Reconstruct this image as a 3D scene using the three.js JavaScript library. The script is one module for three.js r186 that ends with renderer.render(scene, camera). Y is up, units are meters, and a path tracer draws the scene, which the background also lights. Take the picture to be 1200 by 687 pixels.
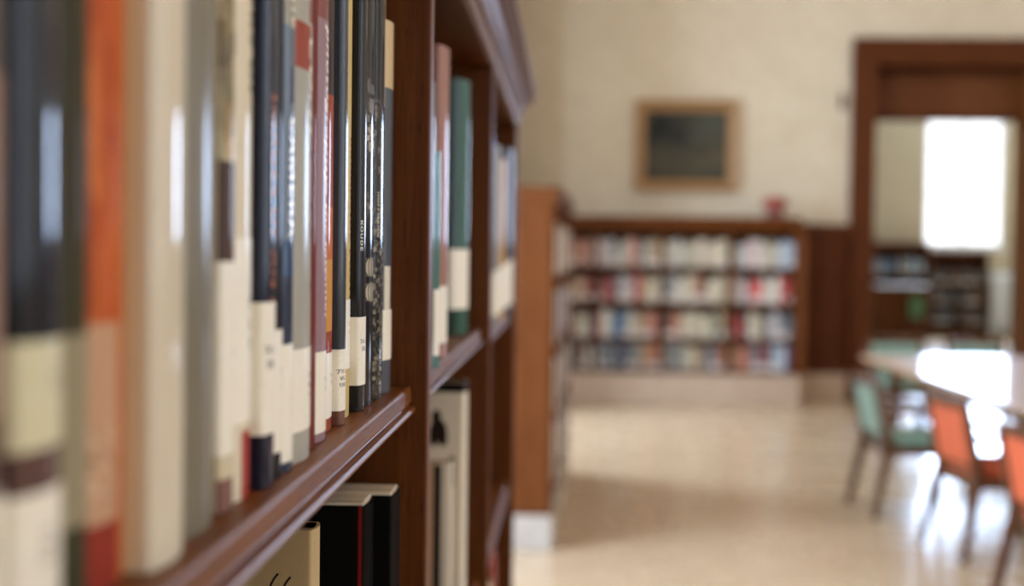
import * as THREE from 'three';
import { RoundedBoxGeometry } from 'three/addons/geometries/RoundedBoxGeometry.js';
import { mergeGeometries } from 'three/addons/utils/BufferGeometryUtils.js';
import { RectAreaLightUniformsLib } from 'three/addons/lights/RectAreaLightUniformsLib.js';

// ---------------------------------------------------------------- camera, sky, lights, exposure
const scene = new THREE.Scene();
const R = (d) => d * Math.PI / 180;
const camera = new THREE.PerspectiveCamera(2 * Math.atan(343.5 / 1667) * 180 / Math.PI, 1200 / 687, 0.05, 200);
camera.position.set(0, 1.5, 0);
camera.rotation.order = 'YXZ';
camera.rotation.set(R(-1.57), R(2.32), R(0.7));
camera.focus = 0.94;
camera.userData.fStop = 4.1;
scene.add(camera);
const renderer = new THREE.WebGLRenderer();
renderer.toneMapping = THREE.LinearToneMapping;
renderer.toneMappingExposure = 0.91;
renderer.shadowMap.enabled = true;
RectAreaLightUniformsLib.init();
scene.background = new THREE.Color(0.93, 0.97, 1.0);          // overcast sky outside the windows
scene.backgroundIntensity = 2.5;

function daylight(w, h, [x, y, z], [tx, ty, tz], intensity, color = 0xc4dcff) {   // sky light entering one window opening
  const l = new THREE.RectAreaLight(color, intensity, w, h);
  l.position.set(x, y, z); l.lookAt(tx, ty, tz); l.name = 'daylight'; scene.add(l);
}
daylight(2.5, 3.6, [-3.02, 2.75, -4.7], [0, 2.75, -4.7], 30);       // tall windows behind the low bookcases
daylight(2.4, 3.6, [-3.02, 2.75, -11.85], [0, 2.75, -11.85], 31);
for (const [z, power] of [[-21, 4.5], [-12.2, 0.9], [-8.2, 1.2], [-4.2, 1.8], [-0.2, 10], [3.6, 4]]) daylight(1.9, 3.4, [8.98, 2.9, z], [0, 2.9, z], power);   // windows across the room
for (const x of [1.6, 5.2]) daylight(2.0, 3.4, [x, 2.9, 5.98], [x, 2.9, 0], 1.1);        // windows behind the photographer
daylight(1.55, 2.9, [7.68, 3.18, -27.95], [7.68, 3.18, 0], 50);     // window of the room beyond the door

// ---------------------------------------------------------------- helpers
let seed = 7;
const rnd = () => { seed = (seed * 1664525 + 1013904223) >>> 0; return seed / 4294967296; };
const rr = (a, b) => a + (b - a) * rnd();
const taken = {};
function numbered(n) { const k = taken[n] = (taken[n] ?? -1) + 1; return k ? n + '_' + String(k).padStart(3, '0') : n; }
function shade(o) { o.castShadow = o.receiveShadow = true; return o; }
function thing(name, label, category, pos = [0, 0, 0], turn = 0, group) {
  const o = new THREE.Group(); o.name = numbered(name); o.position.set(...pos); o.rotation.y = turn;
  o.userData = { label, category }; if (group) o.userData.group = group; scene.add(o); return o;
}
function part(name, geo, mat, parent, label) {
  const m = shade(new THREE.Mesh(geo, mat)); m.name = name; parent.add(m); if (label) m.userData.label = label; return m;
}
function struct(name, geo, mat, label, category) {
  const m = shade(new THREE.Mesh(geo, mat)); m.name = name; m.userData = { kind: 'structure', label, category }; scene.add(m); return m;
}
// uv in metres, u along the grain axis ('x', 'y' or 'z')
function metric(geo, grain = 'x', off) {
  const g = geo.index ? geo.toNonIndexed() : geo, p = g.attributes.position, uv = new Float32Array(p.count * 2);
  const [ou, ov] = off ?? [rnd() * 3, rnd() * 3], a = new THREE.Vector3(), b = new THREE.Vector3(), c = new THREE.Vector3(), gi = 'xyz'.indexOf(grain);
  for (let i = 0; i < p.count; i += 3) {
    a.fromBufferAttribute(p, i); b.fromBufferAttribute(p, i + 1); c.fromBufferAttribute(p, i + 2);
    const n = b.clone().sub(a).cross(c.clone().sub(a)), ab = [Math.abs(n.x), Math.abs(n.y), Math.abs(n.z)], d = ab.indexOf(Math.max(...ab));
    const axes = [0, 1, 2].filter((k) => k !== d);
    if (axes.includes(gi)) { if (axes[0] !== gi) axes.reverse(); }
    [a, b, c].forEach((v, k) => { uv[(i + k) * 2] = v.getComponent(axes[0]) + ou; uv[(i + k) * 2 + 1] = v.getComponent(axes[1]) + ov; });
  }
  g.setAttribute('uv', new THREE.BufferAttribute(uv, 2));
  return g;
}
function box(x0, x1, y0, y1, z0, z1, grain = 'x', r = 0) {
  const w = x1 - x0, h = y1 - y0, d = z1 - z0;
  const g = r ? new RoundedBoxGeometry(w, h, d, 2, Math.min(r, w / 2.1, h / 2.1, d / 2.1)) : new THREE.BoxGeometry(w, h, d);
  return metric(g.translate((x0 + x1) / 2, (y0 + y1) / 2, (z0 + z1) / 2), grain);
}
const merge = (list) => mergeGeometries(list.map((g) => { const q = g.index ? g.toNonIndexed() : g; return q; }));
// straight tapered bar of rectangular section from p to q
function bar(p, q, w0, d0, w1 = w0, d1 = d0, grain = 'y') {
  const P = new THREE.Vector3(...p), Q = new THREE.Vector3(...q), L = P.distanceTo(Q), g = new RoundedBoxGeometry(1, 1, 1, 2, 0.14);
  const pos = g.attributes.position;
  for (let i = 0; i < pos.count; i++) {
    const t = pos.getY(i) + 0.5;
    pos.setXYZ(i, pos.getX(i) * (w0 + (w1 - w0) * t), t * L, pos.getZ(i) * (d0 + (d1 - d0) * t));
  }
  g.computeVertexNormals();
  metricSafe(g);
  g.applyQuaternion(new THREE.Quaternion().setFromUnitVectors(new THREE.Vector3(0, 1, 0), Q.clone().sub(P).normalize())).translate(...p);
  return g.index ? g.toNonIndexed() : g;
}
function metricSafe(g) { const uv = g.attributes.uv, p = g.attributes.position; for (let i = 0; i < uv.count; i++) uv.setXY(i, p.getY(i), p.getX(i) + p.getZ(i)); }
// profile (x, y) pairs swept along z from z0 to z1
function sweep(points, z0, z1, grain = 'z') {
  const s = new THREE.Shape(points.map(([x, y]) => new THREE.Vector2(x, y)));
  return metric(new THREE.ExtrudeGeometry(s, { depth: z1 - z0, bevelEnabled: false, steps: 1 }).translate(0, 0, z0), grain);
}

// ---------------------------------------------------------------- procedural materials
function hash(x, y) { let h = (x * 374761393 + y * 668265263) | 0; h = Math.imul(h ^ (h >>> 13), 1274126177); return ((h ^ (h >>> 16)) >>> 0) / 4294967296; }
function vnoise(x, y, px, py) {                       // value noise that repeats after px, py cells
  const xi = Math.floor(x), yi = Math.floor(y), fx = x - xi, fy = y - yi, s = fx * fx * (3 - 2 * fx), t = fy * fy * (3 - 2 * fy);
  const m = (a, p) => ((a % p) + p) % p, h = (a, b) => hash(m(a, px), m(b, py));
  return (h(xi, yi) * (1 - s) + h(xi + 1, yi) * s) * (1 - t) + (h(xi, yi + 1) * (1 - s) + h(xi + 1, yi + 1) * s) * t;
}
function texture(n, m, fn, srgb = true) {
  const d = new Uint8Array(n * m * 4);
  for (let j = 0; j < m; j++) for (let i = 0; i < n; i++) { const c = fn(i / n, j / m); for (let k = 0; k < 3; k++) d[(j * n + i) * 4 + k] = Math.max(0, Math.min(255, (c.length ? c[k] : c) * 255)); d[(j * n + i) * 4 + 3] = 255; }
  const t = new THREE.DataTexture(d, n, m); t.wrapS = t.wrapT = THREE.RepeatWrapping; t.magFilter = THREE.LinearFilter; t.minFilter = THREE.LinearMipmapLinearFilter; t.generateMipmaps = true;
  if (srgb) t.colorSpace = THREE.SRGBColorSpace; t.needsUpdate = true; return t;
}
const grainFn = (u, v) => {
  const warp = vnoise(u * 3, v * 6, 3, 6) * 0.05;
  const a = vnoise(u * 4, (v + warp) * 40, 4, 40), b = vnoise(u * 10, v * 160, 10, 160), c = vnoise(u * 2, v * 9, 2, 9), p = vnoise(u * 40, v * 256, 40, 256);
  return 0.5 * a + 0.25 * b + 0.25 * c - (p > 0.8 ? 0.25 : 0);
};
const woodMap = texture(512, 512, (u, v) => { const g = grainFn(u, v); return [0.66 + 0.34 * g, 0.6 + 0.4 * g, 0.54 + 0.46 * g]; });
const woodBump = texture(512, 512, (u, v) => grainFn(u, v), false);
woodMap.repeat.set(1.6, 3.2); woodBump.repeat.set(1.6, 3.2);
const lin = (r, g, b) => new THREE.Color().setRGB(r, g, b);
function wood(r, g, b, rough, coat = 0.05) {
  return new THREE.MeshPhysicalMaterial({ color: lin(r, g, b), map: woodMap, bumpMap: woodBump, bumpScale: 0.0006, roughness: rough, specularIntensity: 0.22, clearcoat: coat, clearcoatRoughness: 0.28 });
}
const speckle = texture(512, 512, (u, v) => {
  const n = 0.2 * vnoise(u * 6, v * 6, 6, 6) + 0.35 * vnoise(u * 24, v * 24, 24, 24) + 0.45 * vnoise(u * 128, v * 128, 128, 128);
  return [0.86 + 0.14 * n, 0.84 + 0.16 * n, 0.81 + 0.19 * n];
});
const roughNoise = texture(256, 256, (u, v) => 0.75 + 0.25 * (0.6 * vnoise(u * 8, v * 8, 8, 8) + 0.4 * vnoise(u * 64, v * 64, 64, 64)), false);
const tex = (t, s) => { const c = t.clone(); c.repeat.set(s, s); c.needsUpdate = true; return c; };
const M = {
  mahogany: wood(0.155, 0.046, 0.006, 0.42),
  shelfWood: wood(0.21, 0.066, 0.009, 0.45, 0.12),
  mahoganyPale: wood(0.185, 0.06, 0.014, 0.45),
  doorWood: wood(0.115, 0.031, 0.005, 0.6, 0.02),
  chairWood: wood(0.15, 0.066, 0.03, 0.45),
  tableWood: new THREE.MeshPhysicalMaterial({ color: lin(0.5, 0.33, 0.19), map: woodMap, roughness: 0.55, specularIntensity: 0.4, clearcoat: 0.35, clearcoatRoughness: 0.1 }),
  plaster: new THREE.MeshStandardMaterial({ color: lin(0.61, 0.515, 0.355), map: tex(speckle, 0.7), roughness: 0.62 }),
  ceiling: new THREE.MeshStandardMaterial({ color: lin(0.78, 0.72, 0.62), map: tex(speckle, 0.7), roughness: 0.9 }),
  floor: new THREE.MeshPhysicalMaterial({ color: lin(0.63, 0.462, 0.285), map: tex(speckle, 0.9), roughness: 0.3, roughnessMap: tex(roughNoise, 0.6), clearcoat: 0.3, clearcoatRoughness: 0.18 }),
  stone: new THREE.MeshStandardMaterial({ color: lin(0.5, 0.45, 0.38), map: tex(speckle, 1.3), roughness: 0.5 }),
  tanStone: new THREE.MeshStandardMaterial({ color: lin(0.5, 0.37, 0.26), map: tex(speckle, 1.3), roughness: 0.45 }),
  whitePaint: new THREE.MeshStandardMaterial({ color: lin(0.78, 0.79, 0.78), roughness: 0.5 }),
  iron: new THREE.MeshStandardMaterial({ color: lin(0.05, 0.045, 0.04), roughness: 0.5, metalness: 0.6 }),
  glass: new THREE.MeshPhysicalMaterial({ color: 0xffffff, transmission: 1, thickness: 0, roughness: 0.02, ior: 1.5 }),
  gilt: new THREE.MeshPhysicalMaterial({ color: lin(0.36, 0.2, 0.075), map: tex(speckle, 3), roughness: 0.45, metalness: 0.25 }),
  green: new THREE.MeshPhysicalMaterial({ color: lin(0.19, 0.33, 0.25), map: tex(speckle, 4), roughness: 0.38 }),
  red: new THREE.MeshPhysicalMaterial({ color: lin(0.6, 0.115, 0.045), map: tex(speckle, 4), roughness: 0.45, specularIntensity: 0.5 }),
  blueVinyl: new THREE.MeshPhysicalMaterial({ color: lin(0.3, 0.38, 0.4), map: tex(speckle, 4), roughness: 0.38 }),
  pages: new THREE.MeshStandardMaterial({ color: lin(0.72, 0.6, 0.42), map: texture(8, 256, (u, v) => { const n = hash(3, Math.floor(v * 256)); return [0.8 + 0.2 * n, 0.79 + 0.21 * n, 0.77 + 0.23 * n]; }), roughness: 0.9 }),
  redGlaze: new THREE.MeshPhysicalMaterial({ color: lin(0.3, 0.05, 0.025), map: tex(speckle, 5), roughness: 0.4 }),
  clay: new THREE.MeshStandardMaterial({ color: lin(0.16, 0.06, 0.045), roughness: 0.8 }),
};

// ---------------------------------------------------------------- the room shell
struct('floor', box(-3.4, 9.4, -0.15, 0, -28.4, 6.4, 'x'), M.floor, 'pale polished stone floor of the reading room', 'floor');
struct('ceiling', box(-3.4, 9.4, 5.4, 5.6, -28.4, 6.4, 'x'), M.ceiling, 'pale plaster ceiling', 'ceiling');
// a wall in a plane, as boxes round its openings; a and b run along the wall
function wallBoxes(a0, a1, h, holes) {
  const out = []; let a = a0;
  for (const [h0, h1, y0, y1] of [...holes].sort((p, q) => p[0] - q[0])) {
    if (h0 > a) out.push([a, h0, 0, h]);
    if (y0 > 0) out.push([h0, h1, 0, y0]);
    if (y1 < h) out.push([h0, h1, y1, h]);
    a = h1;
  }
  out.push([a, a1, 0, h]); return out;
}
const alongZ = (x0, x1, list) => merge(list.map(([a, b, y0, y1]) => box(x0, x1, y0, y1, a, b, 'z')));
const alongX = (z0, z1, list) => merge(list.map(([a, b, y0, y1]) => box(a, b, y0, y1, z0, z1, 'x')));
const WALL_Z = -14.9, H = 5.4;
const leftHoles = [[-5.95, -3.45, 0.95, 4.55], [-13.05, -10.65, 0.95, 4.55]];
const rightHoles = [-21, -12.2, -8.2, -4.2, -0.2, 3.6].map((z) => [z - 0.95, z + 0.95, 1.2, 4.6]);
const rearHoles = [1.6, 5.2].map((x) => [x - 1, x + 1, 1.2, 4.6]);
struct('wall_left', alongZ(-3.4, -3.1, wallBoxes(-15.3, 6.4, H, leftHoles)), M.plaster, 'cream plaster wall with tall windows behind the bookcases', 'wall');
struct('wall_right', alongZ(9.1, 9.4, wallBoxes(-28.4, 6.4, H, rightHoles)), M.plaster, 'cream plaster wall with windows across the room', 'wall');
struct('wall_rear', alongX(6.1, 6.4, wallBoxes(-3.1, 9.1, H, rearHoles)), M.plaster, 'cream plaster wall behind the photographer', 'wall');
const DX0 = 3.13, DX1 = 4.74, DTOP = 3.5;
struct('wall_back', alongX(-15.5, WALL_Z, wallBoxes(-3.1, 9.1, H, [[DX0 - 0.1, DX1 + 0.1, 0, DTOP + 0.1]])), M.plaster, 'warm cream plaster wall with a painting and a doorway', 'wall');
struct('wall_far', alongX(-28.4, -28.1, wallBoxes(0, 9.1, H, [[6.9, 8.46, 1.73, 4.64]])), M.plaster, 'cool-lit wall with a bright window in the room beyond the doorway', 'wall');
struct('wall_alcove', box(-3.1, -0.55, 0, H, -13.6, -13.3, 'x'), M.plaster, 'short cream wall closing the window alcove', 'wall');
struct('wall_side', box(-0.3, 0, 0, H, -28.4, -15.5, 'z'), M.plaster, 'plaster side wall of the room beyond the doorway', 'wall');
let windowNo = 0;
function windowAt(pos, turn, w, h, cols, rows, label) {       // origin at the sill centre, facing +z
  const o = new THREE.Group(); o.name = 'window_' + (++windowNo); o.position.set(...pos); o.rotation.y = turn; scene.add(o);
  o.userData = { kind: 'structure', label, category: 'window' };
  const f = 0.07;
  part('window_frame', merge([box(-w / 2, -w / 2 + f, 0, h, -0.05, 0.05, 'y'), box(w / 2 - f, w / 2, 0, h, -0.05, 0.05, 'y'), box(-w / 2 + f, w / 2 - f, 0, f, -0.05, 0.05), box(-w / 2 + f, w / 2 - f, h - f, h, -0.05, 0.05)]), M.whitePaint, o);
  const iw = w - 2 * f, ih = h - 2 * f, cw = iw / cols, ch = ih / rows;
  for (let i = 1; i < cols; i++) part('glazing_bar', box(-iw / 2 + i * cw - 0.015, -iw / 2 + i * cw + 0.015, f, h - f, -0.02, 0.02, 'y'), M.whitePaint, o);
  for (let j = 1; j < rows; j++) part('glazing_bar', box(-iw / 2, iw / 2, f + j * ch - 0.015, f + j * ch + 0.015, -0.019, 0.019), M.whitePaint, o);
  for (let i = 0; i < cols; i++) for (let j = 0; j < rows; j++) part('pane', box(-iw / 2 + i * cw + 0.014, -iw / 2 + (i + 1) * cw - 0.014, f + j * ch + 0.014, f + (j + 1) * ch - 0.014, -0.003, 0.003), M.glass, o);
  part('window_sill', box(-w / 2 - 0.06, w / 2 + 0.06, -0.05, -0.001, -0.1, 0.2, 'x', 0.01), M.whitePaint, o);
  return o;
}
for (const [a, b, y0, y1] of leftHoles) windowAt([-3.25, y0, (a + b) / 2], Math.PI / 2, b - a, y1 - y0, 3, 3, 'tall daylit window behind the low bookcases');
for (const [a, b, y0, y1] of rightHoles) windowAt([9.25, y0, (a + b) / 2], -Math.PI / 2, b - a, y1 - y0, 2, 3, 'tall window on the long wall across the room');
for (const [a, b, y0, y1] of rearHoles) windowAt([(a + b) / 2, y0, 6.25], Math.PI, b - a, y1 - y0, 2, 3, 'tall window behind the photographer');
windowAt([7.68, 1.73, -28.25], 0, 1.56, 2.91, 2, 3, 'glaring white window in the room beyond the doorway');

// doorway: architrave, deep lining, transom panel
{
  const d = new THREE.Group(); d.name = 'door_1'; d.position.set((DX0 + DX1) / 2, 0, WALL_Z); scene.add(d);
  d.userData = { kind: 'structure', label: 'tall dark wood doorway surround with a transom panel', category: 'doorway' };
  const c = (DX1 - DX0) / 2, aw = 0.245, T = DTOP;
  const jamb = (s) => { const g = [box(c, c + aw * 0.35, 0, T + 0.08, -0.02, 0.045, 'y', 0.008), box(c + aw * 0.3, c + aw * 0.8, 0, T + 0.2, -0.02, 0.06, 'y', 0.01), box(c + aw * 0.75, c + aw, 0, T + 0.27, -0.02, 0.085, 'y', 0.012)]; return merge(s > 0 ? g : g.map((q) => metric(q.rotateY(Math.PI).translate(0, 0, 0.025 + 0.04), 'y'))); };
  part('architrave', jamb(1), M.doorWood, d); part('architrave', jamb(-1), M.doorWood, d);
  part('header', merge([box(-c - aw * 0.3, c + aw * 0.3, T, T + 0.09, -0.02, 0.045, 'x', 0.008), box(-c - aw * 0.78, c + aw * 0.78, T + 0.07, T + 0.2, -0.02, 0.062, 'x', 0.01), box(-c - aw, c + aw, T + 0.19, T + 0.27, -0.02, 0.095, 'x', 0.012)]), M.doorWood, d);
  part('door_lining', box(-c - 0.1, -c, 0, T, -0.6, -0.02, 'y'), M.doorWood, d);
  part('door_lining', box(c, c + 0.1, 0, T, -0.6, -0.02, 'y'), M.mahoganyPale, d);
  part('door_lining', box(-c - 0.1, c + 0.1, T, T + 0.1, -0.6, -0.021), M.doorWood, d);
  const tr = part('transom_panel', box(-c, c, 2.98, T, -0.42, -0.36), M.mahoganyPale, d);
  part('transom_rail', merge([box(-c, c, 2.96, 3.03, -0.44, -0.33, 'x', 0.008), box(-c, c, T - 0.06, T, -0.44, -0.33, 'x', 0.008)]), M.doorWood, tr);
}
// wainscot between the far bookcase and the doorway, and right of the doorway
function wainscot(name, x0, x1) {
  const o = new THREE.Group(); o.name = name; o.position.set((x0 + x1) / 2, 0, WALL_Z); scene.add(o);
  o.userData = { kind: 'structure', label: 'dark wood wainscot panelling above a stone base', category: 'panelling' };
  const w = x1 - x0, n = Math.max(1, Math.round(w / 0.6)), pw = w / n;
  part('stone_base', box(-w / 2, w / 2, 0, 0.3, 0, 0.06, 'x', 0.006), M.tanStone, o);
  part('board', box(-w / 2, w / 2, 0.3, 1.78, 0, 0.02, 'y'), M.doorWood, o);
  part('cap', merge([box(-w / 2, w / 2, 1.76, 1.82, 0, 0.055, 'x', 0.01), box(-w / 2, w / 2, 1.81, 1.85, 0, 0.09, 'x', 0.01)]), M.mahogany, o);
  part('bottom_rail', box(-w / 2, w / 2, 0.3, 0.45, 0.019, 0.045, 'x', 0.006), M.doorWood, o);
  for (let i = 0; i <= n; i++) part('stile', box(Math.max(-w / 2, -w / 2 + i * pw - 0.05), Math.min(w / 2, -w / 2 + i * pw + 0.05), 0.45, 1.76, 0.019, 0.044, 'y', 0.006), M.doorWood, o);
}
wainscot('trim_1', 2.39, DX0 - 0.25); wainscot('trim_2', DX1 + 0.25, 9.1); 

// ---------------------------------------------------------------- bookcases
// local: x = 0 at the front edges, back at x = -depth; runs from z = 0 to z = -length; y = 0 on the floor
function bookcase(o, dividers, levels, { depth = 0.34, top = 1.775, height = 1.86, plinth = 0.18, proj = 0.037, mat = M.mahogany, plinthMat = M.stone, plinthOut = 0, endOver = 0.05, dropBay = [], shelfMat = mat, backMat = shelfMat }) {
  const L = dividers[dividers.length - 1], t = 0.022, n = dividers.length;
  dividers.forEach((z, i) => {
    const end = i === 0 || i === n - 1, th = end ? 0.03 : t, z0 = i === 0 ? 0 : -z - (i === n - 1 ? 0 : th);
    part('upright', box(-depth, 0, plinth, top + 0.001, i === 0 ? -0.03 : z0, i === 0 ? 0 : z0 + th, 'y', 0.003), mat, o);
  });
  part('back_panel', box(-depth - 0.012, -depth, plinth, top, -L, 0, 'y'), backMat, o);
  part('plinth', box(-depth - 0.01, plinthOut, 0, plinth, -L, 0, 'z', 0.006), plinthMat, o);
  // crown: fascia, cove and top lip
  part('cornice', sweep([[-depth - 0.012, top], [-0.004, top], [0.001, top + 0.004], [0.001, top + 0.02], [0.006, top + 0.024], [0.006, top + 0.03], [0.011, top + 0.038], [0.018, top + 0.05], [0.028, top + 0.058], [proj - 0.004, height - 0.022], [proj, height - 0.02], [proj, height - 0.004], [proj - 0.004, height], [-depth - 0.012, height]], -L - endOver, endOver * 0.2), mat, o);
  for (let b = 0; b < n - 1; b++) {
    const z0 = -dividers[b + 1] + (b === n - 2 ? 0.03 : 0), z1 = -dividers[b] - (b === 0 ? 0.03 : t);
    levels.forEach((y0, k) => {
      const y = y0 - (dropBay[b] ?? 0), s = -0.0145;
      part('shelf', sweep([[-depth, y - 0.016], [s - 0.008, y - 0.0225], [s + 0.001, y - 0.0225], [s + 0.004, y - 0.0205], [s + 0.0046, y - 0.0185], [s + 0.0035, y - 0.0165], [s - 0.001, y - 0.0155], [s - 0.0015, y - 0.0145], [s, y - 0.0135], [s + 0.001, y - 0.012], [s + 0.0005, y - 0.0022], [s - 0.0004, y - 0.0007], [s - 0.0018, y], [-depth, y]], z0, z1), shelfMat, o);
    });
  }
  return o;
}
const LEVELS = [1.39, 1.02, 0.645, 0.27];
const FRONT = -0.1155;                                     // front edges of the tall row beside the camera
const caseA = thing('bookcase', 'long dark mahogany bookcase with moulded cornice, its spines close beside the camera', 'bookcase', [FRONT, 0, 0.675]);
const DIV = [0, 0.92, 1.84, 2.76, 3.765];
bookcase(caseA, DIV, LEVELS, { dropBay: [0, 0, 0, 0.012], shelfMat: M.shelfWood, backMat: M.mahogany });
const caseB = thing('bookcase', 'free-standing mahogany bookcase with plain end panel and pale stone base', 'bookcase', [-0.075, 0, -7.15], -R(1.75));
bookcase(caseB, [0, 0.89, 1.77, 2.65], LEVELS, { depth: 0.4, top: 1.77, height: 1.84, mat: M.mahoganyPale, proj: 0.03 });
part('end_panel', box(-0.38, -0.02, 0.2, 1.74, 0, 0.012, 'y', 0.004), M.mahoganyPale, caseB);
const caseC = thing('bookcase', 'wide four-shelf wooden bookcase built against the cream wall under the painting', 'bookcase', [-1.12, 0, -14.45], -Math.PI / 2);
const DIVC = [0, 0.685, 1.37, 2.055, 2.74, 3.425];
bookcase(caseC, DIVC, [1.387, 1.023, 0.66, 0.335], { depth: 0.42, top: 1.76, height: 1.9, plinth: 0.31, plinthMat: M.tanStone, plinthOut: 0.2, proj: 0.06, endOver: 0.02, mat: M.mahogany, shelfMat: M.mahogany });

part('stile', box(-0.02, 0.006, 0.31, 1.76, -3.5, -3.405, 'y', 0.004), M.mahoganyPale, caseC);

// ---------------------------------------------------------------- books
// Plan of a cover: near board, rounded spine, far board. Spine front at x = 0, book runs to -x; near face at z = 0, far face at z = -t.
function coverPlan(t, w, bulge, fillet) {
  const pts = [[-w, 0]], f = Math.min(fillet, t * 0.3), c = -bulge;
  pts.push([-w * 0.5, 0], [c - f - 0.004, 0]);
  for (let i = 0; i <= 4; i++) { const a = i / 4 * Math.PI / 2; pts.push([c - f + Math.sin(a) * f, -f + Math.cos(a) * f]); }
  const n = 10; for (let i = 1; i < n; i++) { const k = i / n; pts.push([c + bulge * (1 - (2 * k - 1) ** 2), -f - k * (t - 2 * f)]); }
  for (let i = 0; i <= 4; i++) { const a = i / 4 * Math.PI / 2; pts.push([c - f + Math.cos(a) * f, -t + f - Math.sin(a) * f]); }
  pts.push([c - f - 0.004, -t], [-w * 0.5, -t], [-w, -t]);
  return pts;
}
function planNormals(pts) {
  return pts.map((p, i) => {
    const a = pts[Math.max(0, i - 1)], b = pts[Math.min(pts.length - 1, i + 1)], dx = b[0] - a[0], dz = b[1] - a[1], l = Math.hypot(dx, dz) || 1;
    return [-dz / l, dx / l];
  });
}
function lengths(pts) { const s = [0]; for (let i = 1; i < pts.length; i++) s.push(s[i - 1] + Math.hypot(pts[i][0] - pts[i - 1][0], pts[i][1] - pts[i - 1][1])); return s; }
function sheet(rows) {                    // helper that gathers triangles
  const P = [], N = [], U = [], I = [];
  return {
    v(p, n, u) { P.push(...p); N.push(...n); U.push(...u); return P.length / 3 - 1; },
    quad(a, b, c, d) { I.push(a, b, c, a, c, d); },
    geo() { const g = new THREE.BufferGeometry(); g.setAttribute('position', new THREE.Float32BufferAttribute(P, 3)); g.setAttribute('normal', new THREE.Float32BufferAttribute(N, 3)); g.setAttribute('uv', new THREE.Float32BufferAttribute(U, 2)); g.setIndex(I); return g; },
  };
}
const FACE = 0.034;                       // width of near board that the printed art covers
// wall of the plan from y0 to y1, moved out by off; u runs from s0 to s1 along the plan
function skin(pts, y0, y1, off, s0, s1, flip = false, v0 = 0, v1 = 1) {
  const n = planNormals(pts), s = lengths(pts), q = sheet(); let last;
  pts.forEach((p, i) => {
    const m = n[i], k = flip ? -1 : 1, x = p[0] + m[0] * off, z = p[1] + m[1] * off, u = (s[i] - s0) / (s1 - s0);
    const a = q.v([x, y0, z], [m[0] * k, 0, m[1] * k], [u, v0]), b = q.v([x, y1, z], [m[0] * k, 0, m[1] * k], [u, v1]);
    if (last) flip ? q.quad(last[1], last[0], a, b) : q.quad(last[0], a, b, last[1]);
    last = [a, b];
  });
  return q.geo();
}
function rim(pts, y, off, up, lip = 0) {       // top or bottom edge of the board between the outline and its inner offset
  const n = planNormals(pts), q = sheet(); let last;
  pts.forEach((p, i) => {
    const a = q.v([p[0], y, p[1]], [0, up, 0], [0, 0.01]), b = q.v([p[0] + n[i][0] * off, y, p[1] + n[i][1] * off], [0, up, 0], [0, 0.01]);
    if (last) up > 0 ? q.quad(last[0], a, b, last[1]) : q.quad(last[1], b, a, last[0]);
    last = [a, b];
  });
  return q.geo();
}
function cut(pts, a, b) {                 // piece of the plan between lengths a and b
  const s = lengths(pts), out = [], at = (d) => { let i = 1; while (i < s.length - 1 && s[i] < d) i++; const k = (d - s[i - 1]) / (s[i] - s[i - 1] || 1); return [pts[i - 1][0] + (pts[i][0] - pts[i - 1][0]) * k, pts[i - 1][1] + (pts[i][1] - pts[i - 1][1]) * k]; };
  out.push(at(a)); pts.forEach((p, i) => { if (s[i] > a && s[i] < b) out.push(p); }); out.push(at(b)); return out;
}
function canvas(w, h, draw) {
  const c = document.createElement('canvas'); c.width = w; c.height = h; draw(c.getContext('2d'));
  const t = new THREE.CanvasTexture(c); t.colorSpace = THREE.SRGBColorSpace; t.wrapS = t.wrapT = THREE.ClampToEdgeWrapping; return t;
}
const stickers = ['770.9|W52|1988', '779|ADA|v.2', '778.9|K17', '770|PHO|2003', '741.6|DRA', 'TR|647|C36', '709|BEL|c.1'].map((txt) => canvas(128, 128, (g) => {
  g.fillStyle = '#e9e0c8'; g.fillRect(0, 0, 128, 128);
  for (let i = 0; i < 260; i++) { g.fillStyle = `rgba(120,96,60,${0.02 + 0.05 * rnd()})`; g.fillRect(rnd() * 128, rnd() * 128, 1 + rnd() * 5, 1 + rnd() * 3); }
  g.fillStyle = '#3a342c'; g.font = 'bold 11px monospace'; g.textAlign = 'center'; txt.split('|').forEach((l, i) => g.fillText(l, 84, 50 + i * 14));
}));
const stickerMats = stickers.map((t) => new THREE.MeshPhysicalMaterial({ map: t, roughness: 0.55, clearcoat: 0.35, clearcoatRoughness: 0.15 }));
const yellowSticker = new THREE.MeshPhysicalMaterial({ map: stickers[2], color: lin(0.75, 0.74, 0.55), roughness: 0.6, clearcoat: 0.3, clearcoatRoughness: 0.2 });
const coverBump = texture(128, 256, (u, v) => 0.6 * vnoise(u * 6, v * 24, 6, 24) + 0.4 * vnoise(u * 40, v * 90, 40, 90), false);
const rustic = tex(coverBump, 1);

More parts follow.
